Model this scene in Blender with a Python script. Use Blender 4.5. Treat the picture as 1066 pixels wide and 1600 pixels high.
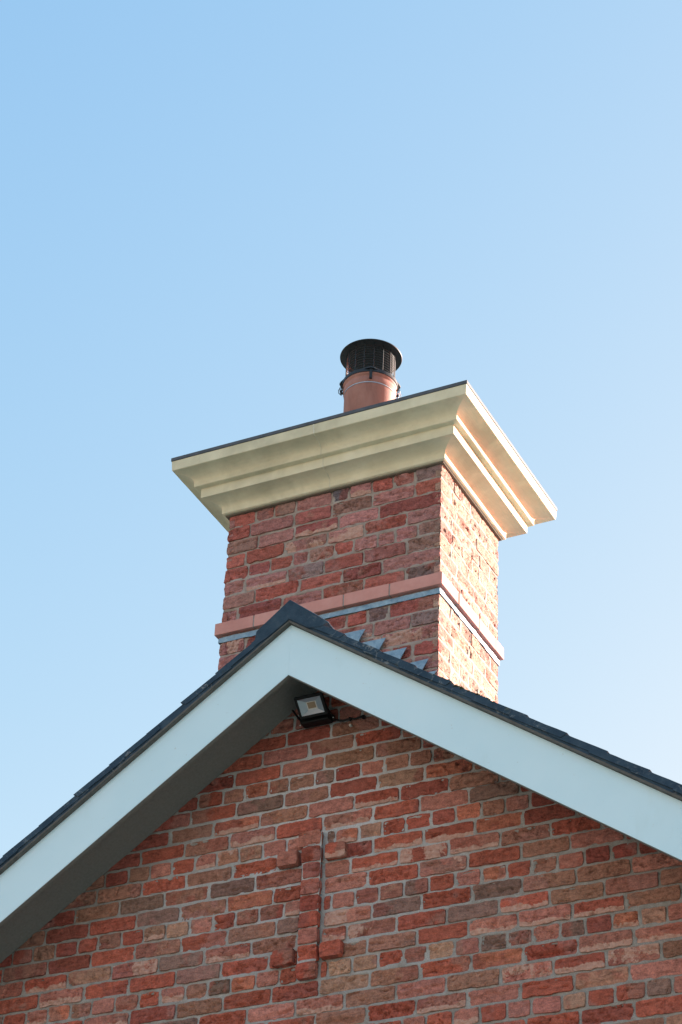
import bpy, math, random
import numpy as np
from mathutils import Matrix, Vector

# ---------------------------------------------------------------- camera, sky, sun
for o in list(bpy.data.objects):
    bpy.data.objects.remove(o)
SC = bpy.context.scene
COL = SC.collection
H0 = 6.5                                     # height of wall datum above the ground

cam_data = bpy.data.cameras.new('camera')
cam = bpy.data.objects.new('camera', cam_data)
COL.objects.link(cam)
rx, roll, rz = 2.1784, 0.0468, 0.4812
c_, s_ = math.cos, math.sin
Zm = np.array([[c_(rz), -s_(rz), 0], [s_(rz), c_(rz), 0], [0, 0, 1]])
Xm = np.array([[1, 0, 0], [0, c_(rx), -s_(rx)], [0, s_(rx), c_(rx)]])
Rl = np.array([[c_(roll), -s_(roll), 0], [s_(roll), c_(roll), 0], [0, 0, 1]])
M = Zm @ Xm @ Rl
cam.matrix_world = Matrix([[*M[0], 4.2137], [*M[1], -7.9517], [*M[2], -4.884 + H0], [0, 0, 0, 1]])
cam_data.sensor_fit = 'VERTICAL'
cam_data.sensor_height = 24
cam_data.lens = 24 * 3667.9 / 1600
cam_data.clip_end = 2000
SC.camera = cam
SC.render.resolution_x = 682
SC.render.resolution_y = 1024

SUN_AZ = math.radians(56)                    # from +x towards +y
SUN_EL = math.radians(16)
sdir = Vector((math.cos(SUN_AZ) * math.cos(SUN_EL), math.sin(SUN_AZ) * math.cos(SUN_EL), math.sin(SUN_EL)))
world = bpy.data.worlds.new('World')
SC.world = world
world.use_nodes = True
wn = world.node_tree
sky = wn.nodes.new('ShaderNodeTexSky')
sky.sky_type = 'NISHITA'
sky.sun_disc = False
sky.sun_elevation = SUN_EL
sky.sun_rotation = math.pi / 2 - SUN_AZ
sky.altitude = 0
sky.air_density = 1.0
sky.dust_density = 1.2
sky.ozone_density = 1.0
bg = wn.nodes['Background']
bg.inputs[1].default_value = 0.10
# winter air: the pale sky above the roof is flatter and whiter than the clean model atmosphere
sep = wn.nodes.new('ShaderNodeSeparateColor'); com = wn.nodes.new('ShaderNodeCombineColor')
wn.links.new(sky.outputs[0], sep.inputs[0])
for ch, (ex, mul) in enumerate(((1.13, 1.045), (.63, 1.305), (.22, 1.97))):
    pw = wn.nodes.new('ShaderNodeMath'); pw.operation = 'POWER'; pw.inputs[1].default_value = ex
    ml = wn.nodes.new('ShaderNodeMath'); ml.operation = 'MULTIPLY'; ml.inputs[1].default_value = mul
    wn.links.new(sep.outputs[ch], pw.inputs[0]); wn.links.new(pw.outputs[0], ml.inputs[0]); wn.links.new(ml.outputs[0], com.inputs[ch])
wn.links.new(com.outputs[0], bg.inputs[0])

sun_data = bpy.data.lights.new('sun', 'SUN')
sun_data.energy = 5.0
sun_data.angle = math.radians(0.5)
sun_data.color = (1.0, 0.935, 0.82)
sun = bpy.data.objects.new('sun', sun_data)
COL.objects.link(sun)
sun.rotation_euler = sdir.to_track_quat('Z', 'Y').to_euler()
sun.location = (12, 18, 20)

SC.view_settings.view_transform = 'Standard'
SC.view_settings.look = 'None'
SC.view_settings.exposure = 1.93
SC.view_settings.gamma = 1.0
SC.cycles.max_bounces = 6

# ---------------------------------------------------------------- noise in numpy
def hash3(i, j, k, seed):
    h = (i.astype(np.int64) * 73856093) ^ (j.astype(np.int64) * 19349663) ^ (k.astype(np.int64) * 83492791) ^ (seed * 2654435761)
    h &= 0xFFFFFFFF
    h ^= h >> 16
    h = (h * 0x45d9f3b) & 0xFFFFFFFF
    h ^= h >> 16
    h = (h * 0x45d9f3b) & 0xFFFFFFFF
    h ^= h >> 16
    return h / 4294967295.0

def vnoise(p, scale, seed=0):
    q = np.asarray(p, float) * scale
    f = np.floor(q)
    t = q - f
    t = t * t * (3 - 2 * t)
    i, j, k = f[..., 0], f[..., 1], f[..., 2]
    r = 0
    for a in (0, 1):
        for b in (0, 1):
            for c in (0, 1):
                w = (t[..., 0] if a else 1 - t[..., 0]) * (t[..., 1] if b else 1 - t[..., 1]) * (t[..., 2] if c else 1 - t[..., 2])
                r = r + w * hash3(i + a, j + b, k + c, seed)
    return r * 2 - 1

def fbm(p, scale, octv=3, seed=0):
    r, a = 0, 1.0
    for o in range(octv):
        r = r + a * vnoise(p, scale * 2 ** o, seed + o * 17)
        a *= 0.5
    return r / 1.6

# ---------------------------------------------------------------- materials
def mat(name):
    m = bpy.data.materials.new(name)
    m.use_nodes = True
    n = m.node_tree
    return m, n, n.nodes['Principled BSDF']

def nd(n, t, **kw):
    x = n.nodes.new(t)
    for k, v in kw.items():
        if k.startswith('in_'):
            x.inputs[int(k[3:])].default_value = v
        else:
            setattr(x, k, v)
    return x

def noise(n, scale, detail=4, rough=.6, dist=0, stretch=None):
    tc = nd(n, 'ShaderNodeTexCoord')
    x = nd(n, 'ShaderNodeTexNoise')
    x.inputs['Scale'].default_value = scale
    x.inputs['Detail'].default_value = detail
    x.inputs['Roughness'].default_value = rough
    x.inputs['Distortion'].default_value = dist
    if stretch:
        mp = nd(n, 'ShaderNodeMapping')
        mp.inputs['Scale'].default_value = stretch
        n.links.new(tc.outputs['Object'], mp.inputs[0])
        n.links.new(mp.outputs[0], x.inputs['Vector'])
    else:
        n.links.new(tc.outputs['Object'], x.inputs['Vector'])
    return x.outputs[0]

def ramp(n, fac, stops):
    r = nd(n, 'ShaderNodeValToRGB')
    e = r.color_ramp.elements
    while len(e) > 1:
        e.remove(e[-1])
    e[0].position = stops[0][0]
    e[0].color = (*stops[0][1], 1) if len(stops[0][1]) == 3 else stops[0][1]
    for p, c in stops[1:]:
        q = e.new(p)
        q.color = (*c, 1)
    n.links.new(fac, r.inputs[0])
    return r.outputs[0]

def mix(n, fac, a, b, mode='MIX'):
    x = nd(n, 'ShaderNodeMix', data_type='RGBA', blend_type=mode)
    for s, v in ((0, fac), (6, a), (7, b)):
        if hasattr(v, 'type'):
            n.links.new(v, x.inputs[s])
        elif isinstance(v, (int, float)):
            x.inputs[s].default_value = v
        else:
            x.inputs[s].default_value = (*v, 1)
    return x.outputs[2]

def math_(n, op, a, b=0.0, c=None, clamp=False):
    x = nd(n, 'ShaderNodeMath', operation=op)
    x.use_clamp = clamp
    for s, v in ((0, a), (1, b), (2, c)):
        if v is None:
            continue
        if hasattr(v, 'type'):
            n.links.new(v, x.inputs[s])
        else:
            x.inputs[s].default_value = v
    return x.outputs[0]

def bump(n, bsdf, h, strength=.5, dist=.01):
    b = nd(n, 'ShaderNodeBump')
    b.inputs['Strength'].default_value = strength
    b.inputs['Distance'].default_value = dist
    n.links.new(h, b.inputs['Height'])
    n.links.new(b.outputs[0], bsdf.inputs['Normal'])

def grey(v):
    return (v, v, v)

def brick_material():
    m, n, b = mat('handmade brick')
    at = nd(n, 'ShaderNodeAttribute', attribute_name='tint')
    cr = nd(n, 'ShaderNodeAttribute', attribute_name='crust')
    col = at.outputs['Color']
    n1 = noise(n, 38, 5, .65)
    col = mix(n, 1.0, col, ramp(n, n1, [(.25, grey(.62)), (.5, grey(1.0)), (.78, grey(1.32))]), 'MULTIPLY')
    n2 = noise(n, 190, 3, .7)
    col = mix(n, 1.0, col, ramp(n, n2, [(.3, grey(.72)), (.55, grey(1.05)), (.8, grey(1.35))]), 'MULTIPLY')
    # sooty flecks
    wr = noise(n, 42, 6, .75, .8, (.35, .35, 1.5))       # drag marks and wrinkles along the brick
    col = mix(n, 1.0, col, ramp(n, wr, [(.34, grey(.58)), (.46, grey(.96)), (.60, grey(1.05)), (.72, grey(1.38))]), 'MULTIPLY')
    n3 = noise(n, 75, 4, .7, .6)
    col = mix(n, ramp(n, n3, [(.62, grey(0)), (.72, grey(.55))]), col, (.07, .045, .04))
    # pale sanded crust
    jag = noise(n, 90, 4, .75)
    f = math_(n, 'ADD', cr.outputs['Fac'], math_(n, 'MULTIPLY_ADD', jag, .9, -.45))
    crm = ramp(n, f, [(.50, grey(0)), (.58, grey(1))])
    ccol = ramp(n, noise(n, 60, 3), [(.3, (.50, .27, .21)), (.7, (.66, .45, .38))])
    col = mix(n, math_(n, 'MULTIPLY', crm, .85), col, ccol)
    n.links.new(col, b.inputs['Base Color'])
    b.inputs['Roughness'].default_value = .92
    b.inputs['Specular IOR Level'].default_value = .2
    h = math_(n, 'ADD', noise(n, 120, 5, .7), math_(n, 'MULTIPLY', wr, 1.6))
    bump(n, b, h, .9, .007)
    return m

def mortar_material():
    m, n, b = mat('lime mortar')
    col = ramp(n, noise(n, 16, 5, .7), [(.28, (.215, .20, .185)), (.5, (.295, .28, .265)), (.72, (.37, .36, .35))])
    # lime bloom that has leached out round the apex, fading in patches down the wall
    tc = nd(n, 'ShaderNodeTexCoord')
    vd = nd(n, 'ShaderNodeVectorMath', operation='DISTANCE')
    n.links.new(tc.outputs['Object'], vd.inputs[0])
    vd.inputs[1].default_value = (.12, 0, -.05)
    bloom = math_(n, 'MULTIPLY_ADD', vd.outputs['Value'], -.75, .95)
    bloom = math_(n, 'ADD', bloom, math_(n, 'MULTIPLY_ADD', noise(n, 3.0, 4, .65), 1.5, -.80), None, True)
    col = mix(n, math_(n, 'MULTIPLY', bloom, .85), col, (.56, .57, .59))
    spk = noise(n, 300, 2, .6)
    col = mix(n, 1.0, col, ramp(n, spk, [(.3, grey(.75)), (.7, grey(1.22))]), 'MULTIPLY')
    n.links.new(col, b.inputs['Base Color'])
    b.inputs['Roughness'].default_value = .95
    b.inputs['Specular IOR Level'].default_value = .15
    bump(n, b, noise(n, 240, 4, .7), .6, .003)
    return m

def chimney_mortar():
    m, n, b = mat('brown lime mortar')
    col = ramp(n, noise(n, 16, 5, .7), [(.28, (.24, .20, .175)), (.5, (.33, .275, .245)), (.72, (.43, .39, .36))])
    n.links.new(col, b.inputs['Base Color'])
    b.inputs['Roughness'].default_value = .95
    bump(n, b, noise(n, 240, 4, .7), .6, .003)
    return m

def smooth_brick_material():
    m, n, b = mat('smooth pink brick')
    col = ramp(n, noise(n, 5, 5, .65), [(.3, (.46, .215, .19)), (.5, (.55, .265, .235)), (.7, (.62, .325, .29))])
    col = mix(n, ramp(n, noise(n, 140, 2, .5), [(.66, grey(0)), (.74, grey(.35))]), col, (.6, .42, .36))
    n.links.new(col, b.inputs['Base Color'])
    b.inputs['Roughness'].default_value = .85
    bump(n, b, noise(n, 300, 3, .6), .3, .002)
    return m

def stone_material():
    m, n, b = mat('cream cast stone')
    col = ramp(n, noise(n, 6, 6, .65), [(.3, (.60, .56, .41)), (.55, (.69, .65, .485)), (.75, (.75, .715, .56))])
    # damp green-grey staining in streaks
    st = noise(n, 3.2, 4, .6, .4)
    col = mix(n, ramp(n, st, [(.50, grey(0)), (.70, grey(.65))]), col, (.42, .395, .28))
    fleck = noise(n, 150, 2, .6)
    col = mix(n, ramp(n, fleck, [(.68, grey(0)), (.76, grey(.4))]), col, (.24, .22, .15))
    n.links.new(col, b.inputs['Base Color'])
    b.inputs['Roughness'].default_value = .8
    b.inputs['Specular IOR Level'].default_value = .3
    bump(n, b, noise(n, 200, 4, .6), .25, .002)
    return m

def lead_material(name, c0, c1, rough=.45, metal=.35):
    m, n, b = mat(name)
    col = ramp(n, noise(n, 24, 5, .7, .5), [(.3, c0), (.7, c1)])
    col = mix(n, ramp(n, noise(n, 60, 3, .7, 1.0), [(.62, grey(0)), (.75, grey(.55))]), col, tuple(min(1, x * 1.5) for x in c1))
    n.links.new(col, b.inputs['Base Color'])
    b.inputs['Roughness'].default_value = rough
    b.inputs['Metallic'].default_value = metal
    bump(n, b, noise(n, 30, 3, .5), .3, .006)
    return m

def slate_material():
    m, n, b = mat('blue black roof tile')
    col = ramp(n, noise(n, 14, 5, .65), [(.3, (.022, .044, .072)), (.55, (.036, .066, .100)), (.8, (.065, .098, .130))])
    li = noise(n, 34, 4, .75, .8, (1, 1, 1))
    big = noise(n, 2.3, 2, .5)
    k = math_(n, 'MULTIPLY', ramp(n, li, [(.56, grey(0)), (.66, grey(1))]), ramp(n, big, [(.42, grey(0)), (.60, grey(.75))]))
    col = mix(n, k, col, (.26, .29, .30))
    grn = ramp(n, noise(n, 9, 4, .7), [(.62, grey(0)), (.74, grey(.6))])
    col = mix(n, grn, col, (.045, .052, .028))
    n.links.new(col, b.inputs['Base Color'])
    b.inputs['Roughness'].default_value = .8
    b.inputs['Specular IOR Level'].default_value = .15
    bump(n, b, noise(n, 80, 5, .7), .5, .004)
    return m

def plain(name, c, rough=.6, metal=0, var=.12, scale=40, bmp=.15, spec=.5):
    m, n, b = mat(name)
    lo = tuple(x * (1 - var) for x in c)
    hi = tuple(min(1, x * (1 + var)) for x in c)
    n.links.new(ramp(n, noise(n, scale, 4, .6), [(.3, lo), (.7, hi)]), b.inputs['Base Color'])
    b.inputs['Roughness'].default_value = rough
    b.inputs['Metallic'].default_value = metal
    b.inputs['Specular IOR Level'].default_value = spec
    if bmp:
        bump(n, b, noise(n, scale * 4, 3, .6), bmp, .002)
    return m

def board_material():
    m, n, b = mat('painted barge board')
    col = ramp(n, noise(n, 2.0, 5, .6), [(.3, (.54, .755, .86)), (.7, (.60, .80, .90))])
    # faint runs and grime
    g = noise(n, 5, 5, .7, .3, (1, 1, .25))
    col = mix(n, ramp(n, g, [(.60, grey(0)), (.80, grey(.25))]), col, (.40, .56, .58))
    d = noise(n, 55, 2, .5)
    col = mix(n, ramp(n, d, [(.74, grey(0)), (.78, grey(.30))]), col, (.35, .37, .35))
    n.links.new(col, b.inputs['Base Color'])
    b.inputs['Roughness'].default_value = .5
    bump(n, b, noise(n, 130, 3, .6), .12, .001)
    return m

def clay_material():
    m, n, b = mat('terracotta clay')
    col = ramp(n, noise(n, 9, 5, .65, .3, (1, 1, .35)), [(.28, (.21, .085, .065)), (.5, (.31, .14, .11)), (.75, (.40, .20, .165))])
    col = mix(n, ramp(n, noise(n, 22, 4, .7, .4, (1, 1, .2)), [(.60, grey(0)), (.74, grey(.5))]), col, (.10, .05, .04))
    n.links.new(col, b.inputs['Base Color'])
    b.inputs['Roughness'].default_value = .65
    bump(n, b, noise(n, 60, 4, .6), .25, .003)
    return m

def moss_material():
    m, n, b = mat('moss')
    n.links.new(ramp(n, noise(n, 120, 3, .7), [(.3, (.02, .026, .010)), (.7, (.06, .07, .022))]), b.inputs['Base Color'])
    b.inputs['Roughness'].default_value = 1
    bump(n, b, noise(n, 300, 3, .6), .8, .004)
    return m

def ground_material():
    m, n, b = mat('dewy lawn')
    n.links.new(ramp(n, noise(n, .8, 8, .7), [(.3, (.16, .205, .175)), (.7, (.225, .28, .245))]), b.inputs['Base Color'])
    b.inputs['Roughness'].default_value = 1
    bump(n, b, noise(n, 30, 4, .7), .8, .03)
    return m

BRICK, MORTAR, PINK, STONE = brick_material(), mortar_material(), smooth_brick_material(), stone_material()
LEAD = lead_material('weathered lead', (.12, .22, .33), (.30, .44, .55), .5, .15)
LEADCAP = lead_material('dark lead capping', (.05, .06, .075), (.085, .10, .125), .7, .0)
SLATE, BOARD, CLAY, MOSS, LAWN = slate_material(), board_material(), clay_material(), moss_material(), ground_material()
SOFFIT = plain('dull brown soffit board', (.16, .178, .175), .8, 0, .12, 90, .2)
UNDERCLOAK = plain('grey fibre cement', (.095, .095, .09), .85, 0, .25, 25, .3)
BLACK = plain('black powder coated steel', (.005, .010, .016), .5, .0, .3, 60, .1)
BEDSHADE = plain('bed joint and shade', (.15, .12, .09), .95)  # dirty brown mortar, with shade under the cornice mixed into its colour
LAMPBLACK = plain('black lamp casting', (.006, .006, .007), .5, 0, .2, 60, .1, .3)
STEEL = plain('galvanised steel', (.45, .47, .49), .38, .8, .15, 80, .1)
REFLECT = plain('lamp reflector', (.30, .38, .46), .35, .3, .05, 60, .0)
LED = plain('led chip', (.30, .225, .15), .6, 0, .35, 500, .3)
PAVING = plain('grey concrete paving', (.30, .29, .27), .9, 0, .2, 6, .3)
HATCH = plain('roof timber', (.15, .12, .09), .9)

# ---------------------------------------------------------------- mesh helpers
def link(name, me, mats, parent=None, smooth=False):
    o = bpy.data.objects.new(name, me)
    COL.objects.link(o)
    for m in (mats if isinstance(mats, (list, tuple)) else [mats]):
        me.materials.append(m)
    if parent:
        o.parent = parent
    if smooth:
        me.polygons.foreach_set('use_smooth', [True] * len(me.polygons))
    return o

class MB:
    def __init__(s):
        s.v, s.f = [], []
    def add(s, vs, fs):
        b = len(s.v)
        s.v += [tuple(x) for x in vs]
        s.f += [tuple(i + b for i in f) for f in fs]
        return s
    def box(s, a, b, T=None):
        (x0, y0, z0), (x1, y1, z1) = a, b
        vs = [(x0, y0, z0), (x1, y0, z0), (x1, y1, z0), (x0, y1, z0), (x0, y0, z1), (x1, y0, z1), (x1, y1, z1), (x0, y1, z1)]
        if T:
            vs = [T(*p) for p in vs]
        return s.add(vs, [(0, 3, 2, 1), (4, 5, 6, 7), (0, 1, 5, 4), (1, 2, 6, 5), (2, 3, 7, 6), (3, 0, 4, 7)])
    def prism(s, poly, y0, y1):              # polygon in xz, extruded along y
        n = len(poly)
        vs = [(x, y0, z) for x, z in poly] + [(x, y1, z) for x, z in poly]
        fs = [tuple(range(n)), tuple(range(2 * n - 1, n - 1, -1))]
        fs += [(i, i + n, (i + 1) % n + n, (i + 1) % n) for i in range(n)]
        return s.add(vs, fs)
    def lathe(s, prof, c, n=64, closed=True):
        k = len(prof)
        vs = []
        for i in range(n):
            a = 2 * math.pi * i / n
            for r, z in prof:
                vs.append((c[0] + r * math.cos(a), c[1] + r * math.sin(a), c[2] + z))
        fs = []
        for i in range(n):
            j = (i + 1) % n
            for q in range(k if closed else k - 1):
                p = (q + 1) % k
                fs.append((i * k + q, j * k + q, j * k + p, i * k + p))
        return s.add(vs, fs)
    def tube(s, pts, r, n=8):
        pts = [Vector(p) for p in pts]
        vs, fs = [], []
        for i, p in enumerate(pts):
            d = (pts[min(i + 1, len(pts) - 1)] - pts[max(i - 1, 0)]).normalized()
            u = d.cross(Vector((0, 0, 1)) if abs(d.z) < .9 else Vector((1, 0, 0))).normalized()
            w = d.cross(u)
            for q in range(n):
                a = 2 * math.pi * q / n
                vs.append(p + (u * math.cos(a) + w * math.sin(a)) * r)
        for i in range(len(pts) - 1):
            for q in range(n):
                fs.append((i * n + q, i * n + (q + 1) % n, (i + 1) * n + (q + 1) % n, (i + 1) * n + q))
        fs.append(tuple(range(n - 1, -1, -1)))
        fs.append(tuple(range((len(pts) - 1) * n, len(pts) * n)))
        return s.add(vs, fs)
    def build(s, name, mats, parent=None, smooth=False, bevel=0, offset=None):
        me = bpy.data.meshes.new(name)
        me.from_pydata(s.v, [], s.f)
        me.update()
        import bmesh
        bm = bmesh.new()
        bm.from_mesh(me)
        bmesh.ops.recalc_face_normals(bm, faces=bm.faces)
        bm.to_mesh(me)
        bm.free()
        o = link(name, me, mats, parent, smooth)
        if bevel:
            b = o.modifiers.new('bevel', 'BEVEL')
            b.width = bevel
            b.segments = 2
            b.limit_method = 'ANGLE'
        return o

def tag(o, label=None, cat=None, group=None, kind=None):
    for k, v in (('label', label), ('category', cat), ('group', group), ('kind', kind)):
        if v:
            o[k] = v
    return o

def empty(name, loc):
    o = bpy.data.objects.new(name, None)
    COL.objects.link(o)
    o.location = loc
    o.empty_display_size = .2
    return o

# thing space: every vertex is given in wall space (x, y, z about the datum); parents sit at the origin shifted by H0
RNG = np.random.default_rng(7)
random.seed(7)

PAL = {
    'r': (.39, .125, .095), 'd': (.30, .10, .085), 'p': (.42, .20, .175), 'b': (.335, .19, .152),
    'g': (.25, .17, .155), 'o': (.44, .18, .13), 't': (.41, .265, .215), 'k': (.14, .12, .13),
}

def wall_mesh(name, bricks, frame, parent, mortar=None, res=.009, rough=1.0, seed=0, matl=None, edge=.0022, pits=0.0):
    """bricks: list of (u0, u1, v0, v1, colour, crust, proud). frame(u, v, d) -> points. One mesh, mortar sheet included."""
    V, F, TI, CR, MI = [], [], [], [], []
    base = 0
    for bi, (u0, u1, v0, v1, col, crust, proud) in enumerate(bricks):
        nu = max(3, int(round((u1 - u0) / res)))
        nv = max(3, int(round((v1 - v0) / res)))
        su = np.linspace(0, 1, nu + 1)
        sv = np.linspace(0, 1, nv + 1)
        # denser near the borders
        su = .5 - .5 * np.cos(np.pi * su) * (1 - .25) - .25 * (.5 - su) * 1.0 if False else su
        SU, SV = np.meshgrid(su, sv, indexing='ij')
        U = u0 + SU * (u1 - u0)
        Vv = v0 + SV * (v1 - v0)
        P3 = np.stack([U, Vv, np.full_like(U, bi * 3.17 + seed)], -1)
        bu = np.minimum(SU, 1 - SU) * (u1 - u0)
        bv = np.minimum(SV, 1 - SV) * (v1 - v0)
        # wandering outline
        wob = .0046 * rough
        eu = fbm(P3 * [0.3, 1, 1], 55, 3, 3) * wob * np.exp(-bu / .012)
        ev = (fbm(P3 * [1, .3, 1], 30, 4, 9)) * wob * 1.15 * np.exp(-bv / .012)
        rnd_c = np.hypot(np.maximum(0, .014 - bu), np.maximum(0, .014 - bv))
        # pull in the four corners
        cu = np.sign(.5 - SU) * np.maximum(0, .014 - bu) * np.maximum(0, .014 - bv) / .014 * .14
        cv = np.sign(.5 - SV) * np.maximum(0, .014 - bu) * np.maximum(0, .014 - bv) / .014 * .14
        bdist = np.minimum(bu, bv)
        d = proud - edge * np.exp(-bdist / .0025)
        d = d + fbm(P3, 30, 4, 21) * .0034 * rough
        # creased, folded clay
        fold = RNG.random()
        if fold < .7:
            ang = RNG.normal(0, .35)
            q = P3.copy()
            q[..., 0] = P3[..., 0] * math.cos(ang) + P3[..., 1] * math.sin(ang)
            q[..., 1] = (-P3[..., 0] * math.sin(ang) + P3[..., 1] * math.cos(ang)) * 2.6
            rr = 1 - np.abs(fbm(q, 20, 3, 31)) * 5.5
            d = d - np.clip(rr, 0, 1) ** 3 * .014 * rough * (.3 + .9 * RNG.random()) * np.clip(bdist / .006, 0, 1)
        if RNG.random() < .5 and rough > .5:       # a torn lip where the clay folded over
            ln = RNG.uniform(.3, .7) + .30 * fbm(P3 * [1, 0, 1], 22, 4, 37) + (SU - .5) * RNG.normal(0, .5)
            d = d - RNG.uniform(.003, .008) * rough * np.clip((ln - SV) * (v1 - v0) / .0025, 0, 1)
        if rough > .5 and RNG.random() < .65:      # cracks left by the fold, long and deep
            pn = fbm(P3 * [.40, 2.0, 1] + [0, 0, 5.5], 48, 3, 43)
            d = d - np.clip((pn - RNG.uniform(.28, .48)) * 9, 0, 1) * .013 * np.clip(bdist / .004, 0, 1)
        if pits:
            pn = fbm(P3 * [1, 1.6, 1], 70, 2, 41)
            d = d - np.clip((pn - .42) * 7, 0, 1) * pits
        tilt = RNG.normal(0, .0012 * rough)
        d = d + (SV - .5) * tilt * 2 + RNG.normal(0, .0011 * rough)
        U = U + eu + cu
        Vv = Vv + ev + cv
        cfield = np.zeros_like(U)
        if crust:
            mode = crust
            lo = .34 if mode == 'w' else .62
            cfield = np.clip((lo + .28 * fbm(P3, 18, 3, 51) - SV) * 2.2 + .5, 0, 1)
            if mode == 'W':
                cfield = np.clip(.5 + fbm(P3, 14, 3, 57) * .9, 0, 1)
        # border ring of skirt
        ni, nj = U.shape
        pts = np.stack([U, Vv, d], -1).reshape(-1, 3)
        idx = np.arange(ni * nj).reshape(ni, nj)
        loop = list(idx[:, 0]) + list(idx[-1, 1:]) + list(idx[-2::-1, -1]) + list(idx[0, -2:0:-1])
        rim = pts[loop].copy()
        sk = rim.copy()
        sk[:, 2] = -.028
        pts = np.vstack([pts, rim, sk])
        a = idx[:-1, :-1].ravel(); b = idx[1:, :-1].ravel(); c = idx[1:, 1:].ravel(); e = idx[:-1, 1:].ravel()
        q = np.stack([a, b, c, e], -1)
        L = len(loop)
        lp = ni * nj + np.arange(L)
        s0 = lp + L
        sq = np.stack([np.roll(lp, -1), lp, s0, np.roll(s0, -1)], -1)
        q = np.vstack([q, sq]) + base
        base += len(pts)
        V.append(pts)
        F.append(q)
        cc = np.array(col) * (1 + RNG.normal(0, .10)) * (1 + RNG.normal(0, .018, 3))
        c2 = cc.copy()
        two = RNG.random() < .6
        alt = np.array(PAL[RNG.choice(list('rpbd'))])
        tt = np.tile(cc, (ni * nj, 1)).reshape(ni, nj, 3)
        if two:
            w = np.clip(RNG.normal(-.2, .5) + (SU - RNG.uniform(.3, .7)) * RNG.normal(0, 4) + fbm(P3, 24, 3, 71) * 3.2, 0, 1)[..., None] * .6
            tt = tt * (1 - w) + alt * w
        tt = tt.reshape(-1, 3)
        TI.append(np.vstack([tt, tt[loop], tt[loop]]))
        cf = cfield.reshape(-1)
        CR.append(np.concatenate([cf, cf[loop], cf[loop] * 0]))
        MI.append(np.zeros(len(q), int))
    if mortar is not None:
        for (u0, u1, v0, v1, step, dep) in mortar:
            nu = max(2, int((u1 - u0) / step)); nv = max(2, int((v1 - v0) / step))
            U, Vv = np.meshgrid(np.linspace(u0, u1, nu + 1), np.linspace(v0, v1, nv + 1), indexing='ij')
            P3 = np.stack([U, Vv, np.full_like(U, 91.3)], -1)
            d = dep + fbm(P3, 28, 3, 5) * .0046 + fbm(P3, 3, 2, 6) * .0015
            if step < .02:                   # the bed drops away behind each brick
                for bk in bricks:
                    i0, i1 = np.searchsorted(U[:, 0], [bk[0] + .007, bk[1] - .007])
                    j0, j1 = np.searchsorted(Vv[0], [bk[2] + .007, bk[3] - .007])
                    if i1 > i0 and j1 > j0:
                        d[i0:i1, j0:j1] = dep - .022
            pts = np.stack([U, Vv, d], -1).reshape(-1, 3)
            idx = np.arange(len(pts)).reshape(nu + 1, nv + 1)
            q = np.stack([idx[:-1, :-1].ravel(), idx[1:, :-1].ravel(), idx[1:, 1:].ravel(), idx[:-1, 1:].ravel()], -1) + base
            base += len(pts)
            V.append(pts); F.append(q); TI.append(np.tile((.3, .3, .3), (len(pts), 1))); CR.append(np.zeros(len(pts))); MI.append(np.ones(len(q), int))
    V = np.vstack(V); F = np.vstack(F); TI = np.vstack(TI); CR = np.concatenate(CR); MI = np.concatenate(MI)
    co = frame(V[:, 0], V[:, 1], V[:, 2])
    me = bpy.data.meshes.new(name)
    me.vertices.add(len(co))
    me.vertices.foreach_set('co', co.astype(np.float32).ravel())
    me.loops.add(F.size)
    me.loops.foreach_set('vertex_index', F.astype(np.int32).ravel())
    me.polygons.add(len(F))
    me.polygons.foreach_set('loop_start', np.arange(0, F.size, 4, dtype=np.int32))
    me.polygons.foreach_set('loop_total', np.full(len(F), 4, dtype=np.int32))
    me.update(calc_edges=True)
    at = me.attributes.new('tint', 'FLOAT_COLOR', 'POINT')
    at.data.foreach_set('color', np.hstack([TI, np.ones((len(TI), 1))]).astype(np.float32).ravel())
    ac = me.attributes.new('crust', 'FLOAT', 'POINT')
    ac.data.foreach_set('value', CR.astype(np.float32))
    o = link(name, me, [matl or BRICK, MORTAR], parent, True)
    me.polygons.foreach_set('material_index', MI.astype(np.int32))
    me.update()
    return o

def join_meshes(objs, name):
    """merge several mesh objects sharing the same two materials and attributes into one"""
    vs, fs, ti, cr, mi, base = [], [], [], [], [], 0
    for o in objs:
        me = o.data
        n = len(me.vertices)
        a = np.empty(n * 3, np.float32); me.vertices.foreach_get('co', a)
        f = np.empty(len(me.loops), np.int32); me.loops.foreach_get('vertex_index', f)
        t = np.empty(n * 4, np.float32); me.attributes['tint'].data.foreach_get('color', t)
        c = np.empty(n, np.float32); me.attributes['crust'].data.foreach_get('value', c)
        m = np.empty(len(me.polygons), np.int32); me.polygons.foreach_get('material_index', m)
        vs.append(a); fs.append(f + base); ti.append(t); cr.append(c); mi.append(m); base += n
    me = bpy.data.meshes.new(name)
    me.vertices.add(base)
    me.vertices.foreach_set('co', np.concatenate(vs))
    F = np.concatenate(fs)
    me.loops.add(len(F)); me.loops.foreach_set('vertex_index', F)
    me.polygons.add(len(F) // 4)
    me.polygons.foreach_set('loop_start', np.arange(0, len(F), 4, dtype=np.int32))
    me.polygons.foreach_set('loop_total', np.full(len(F) // 4, 4, dtype=np.int32))
    me.update(calc_edges=True)
    me.attributes.new('tint', 'FLOAT_COLOR', 'POINT').data.foreach_set('color', np.concatenate(ti))
    me.attributes.new('crust', 'FLOAT', 'POINT').data.foreach_set('value', np.concatenate(cr))
    par = objs[0].parent
    mats = list(objs[0].data.materials)
    for o in objs:
        bpy.data.objects.remove(o)
    o = link(name, me, mats, par, True)
    me.polygons.foreach_set('material_index', np.concatenate(mi))
    me.update()
    return o

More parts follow.
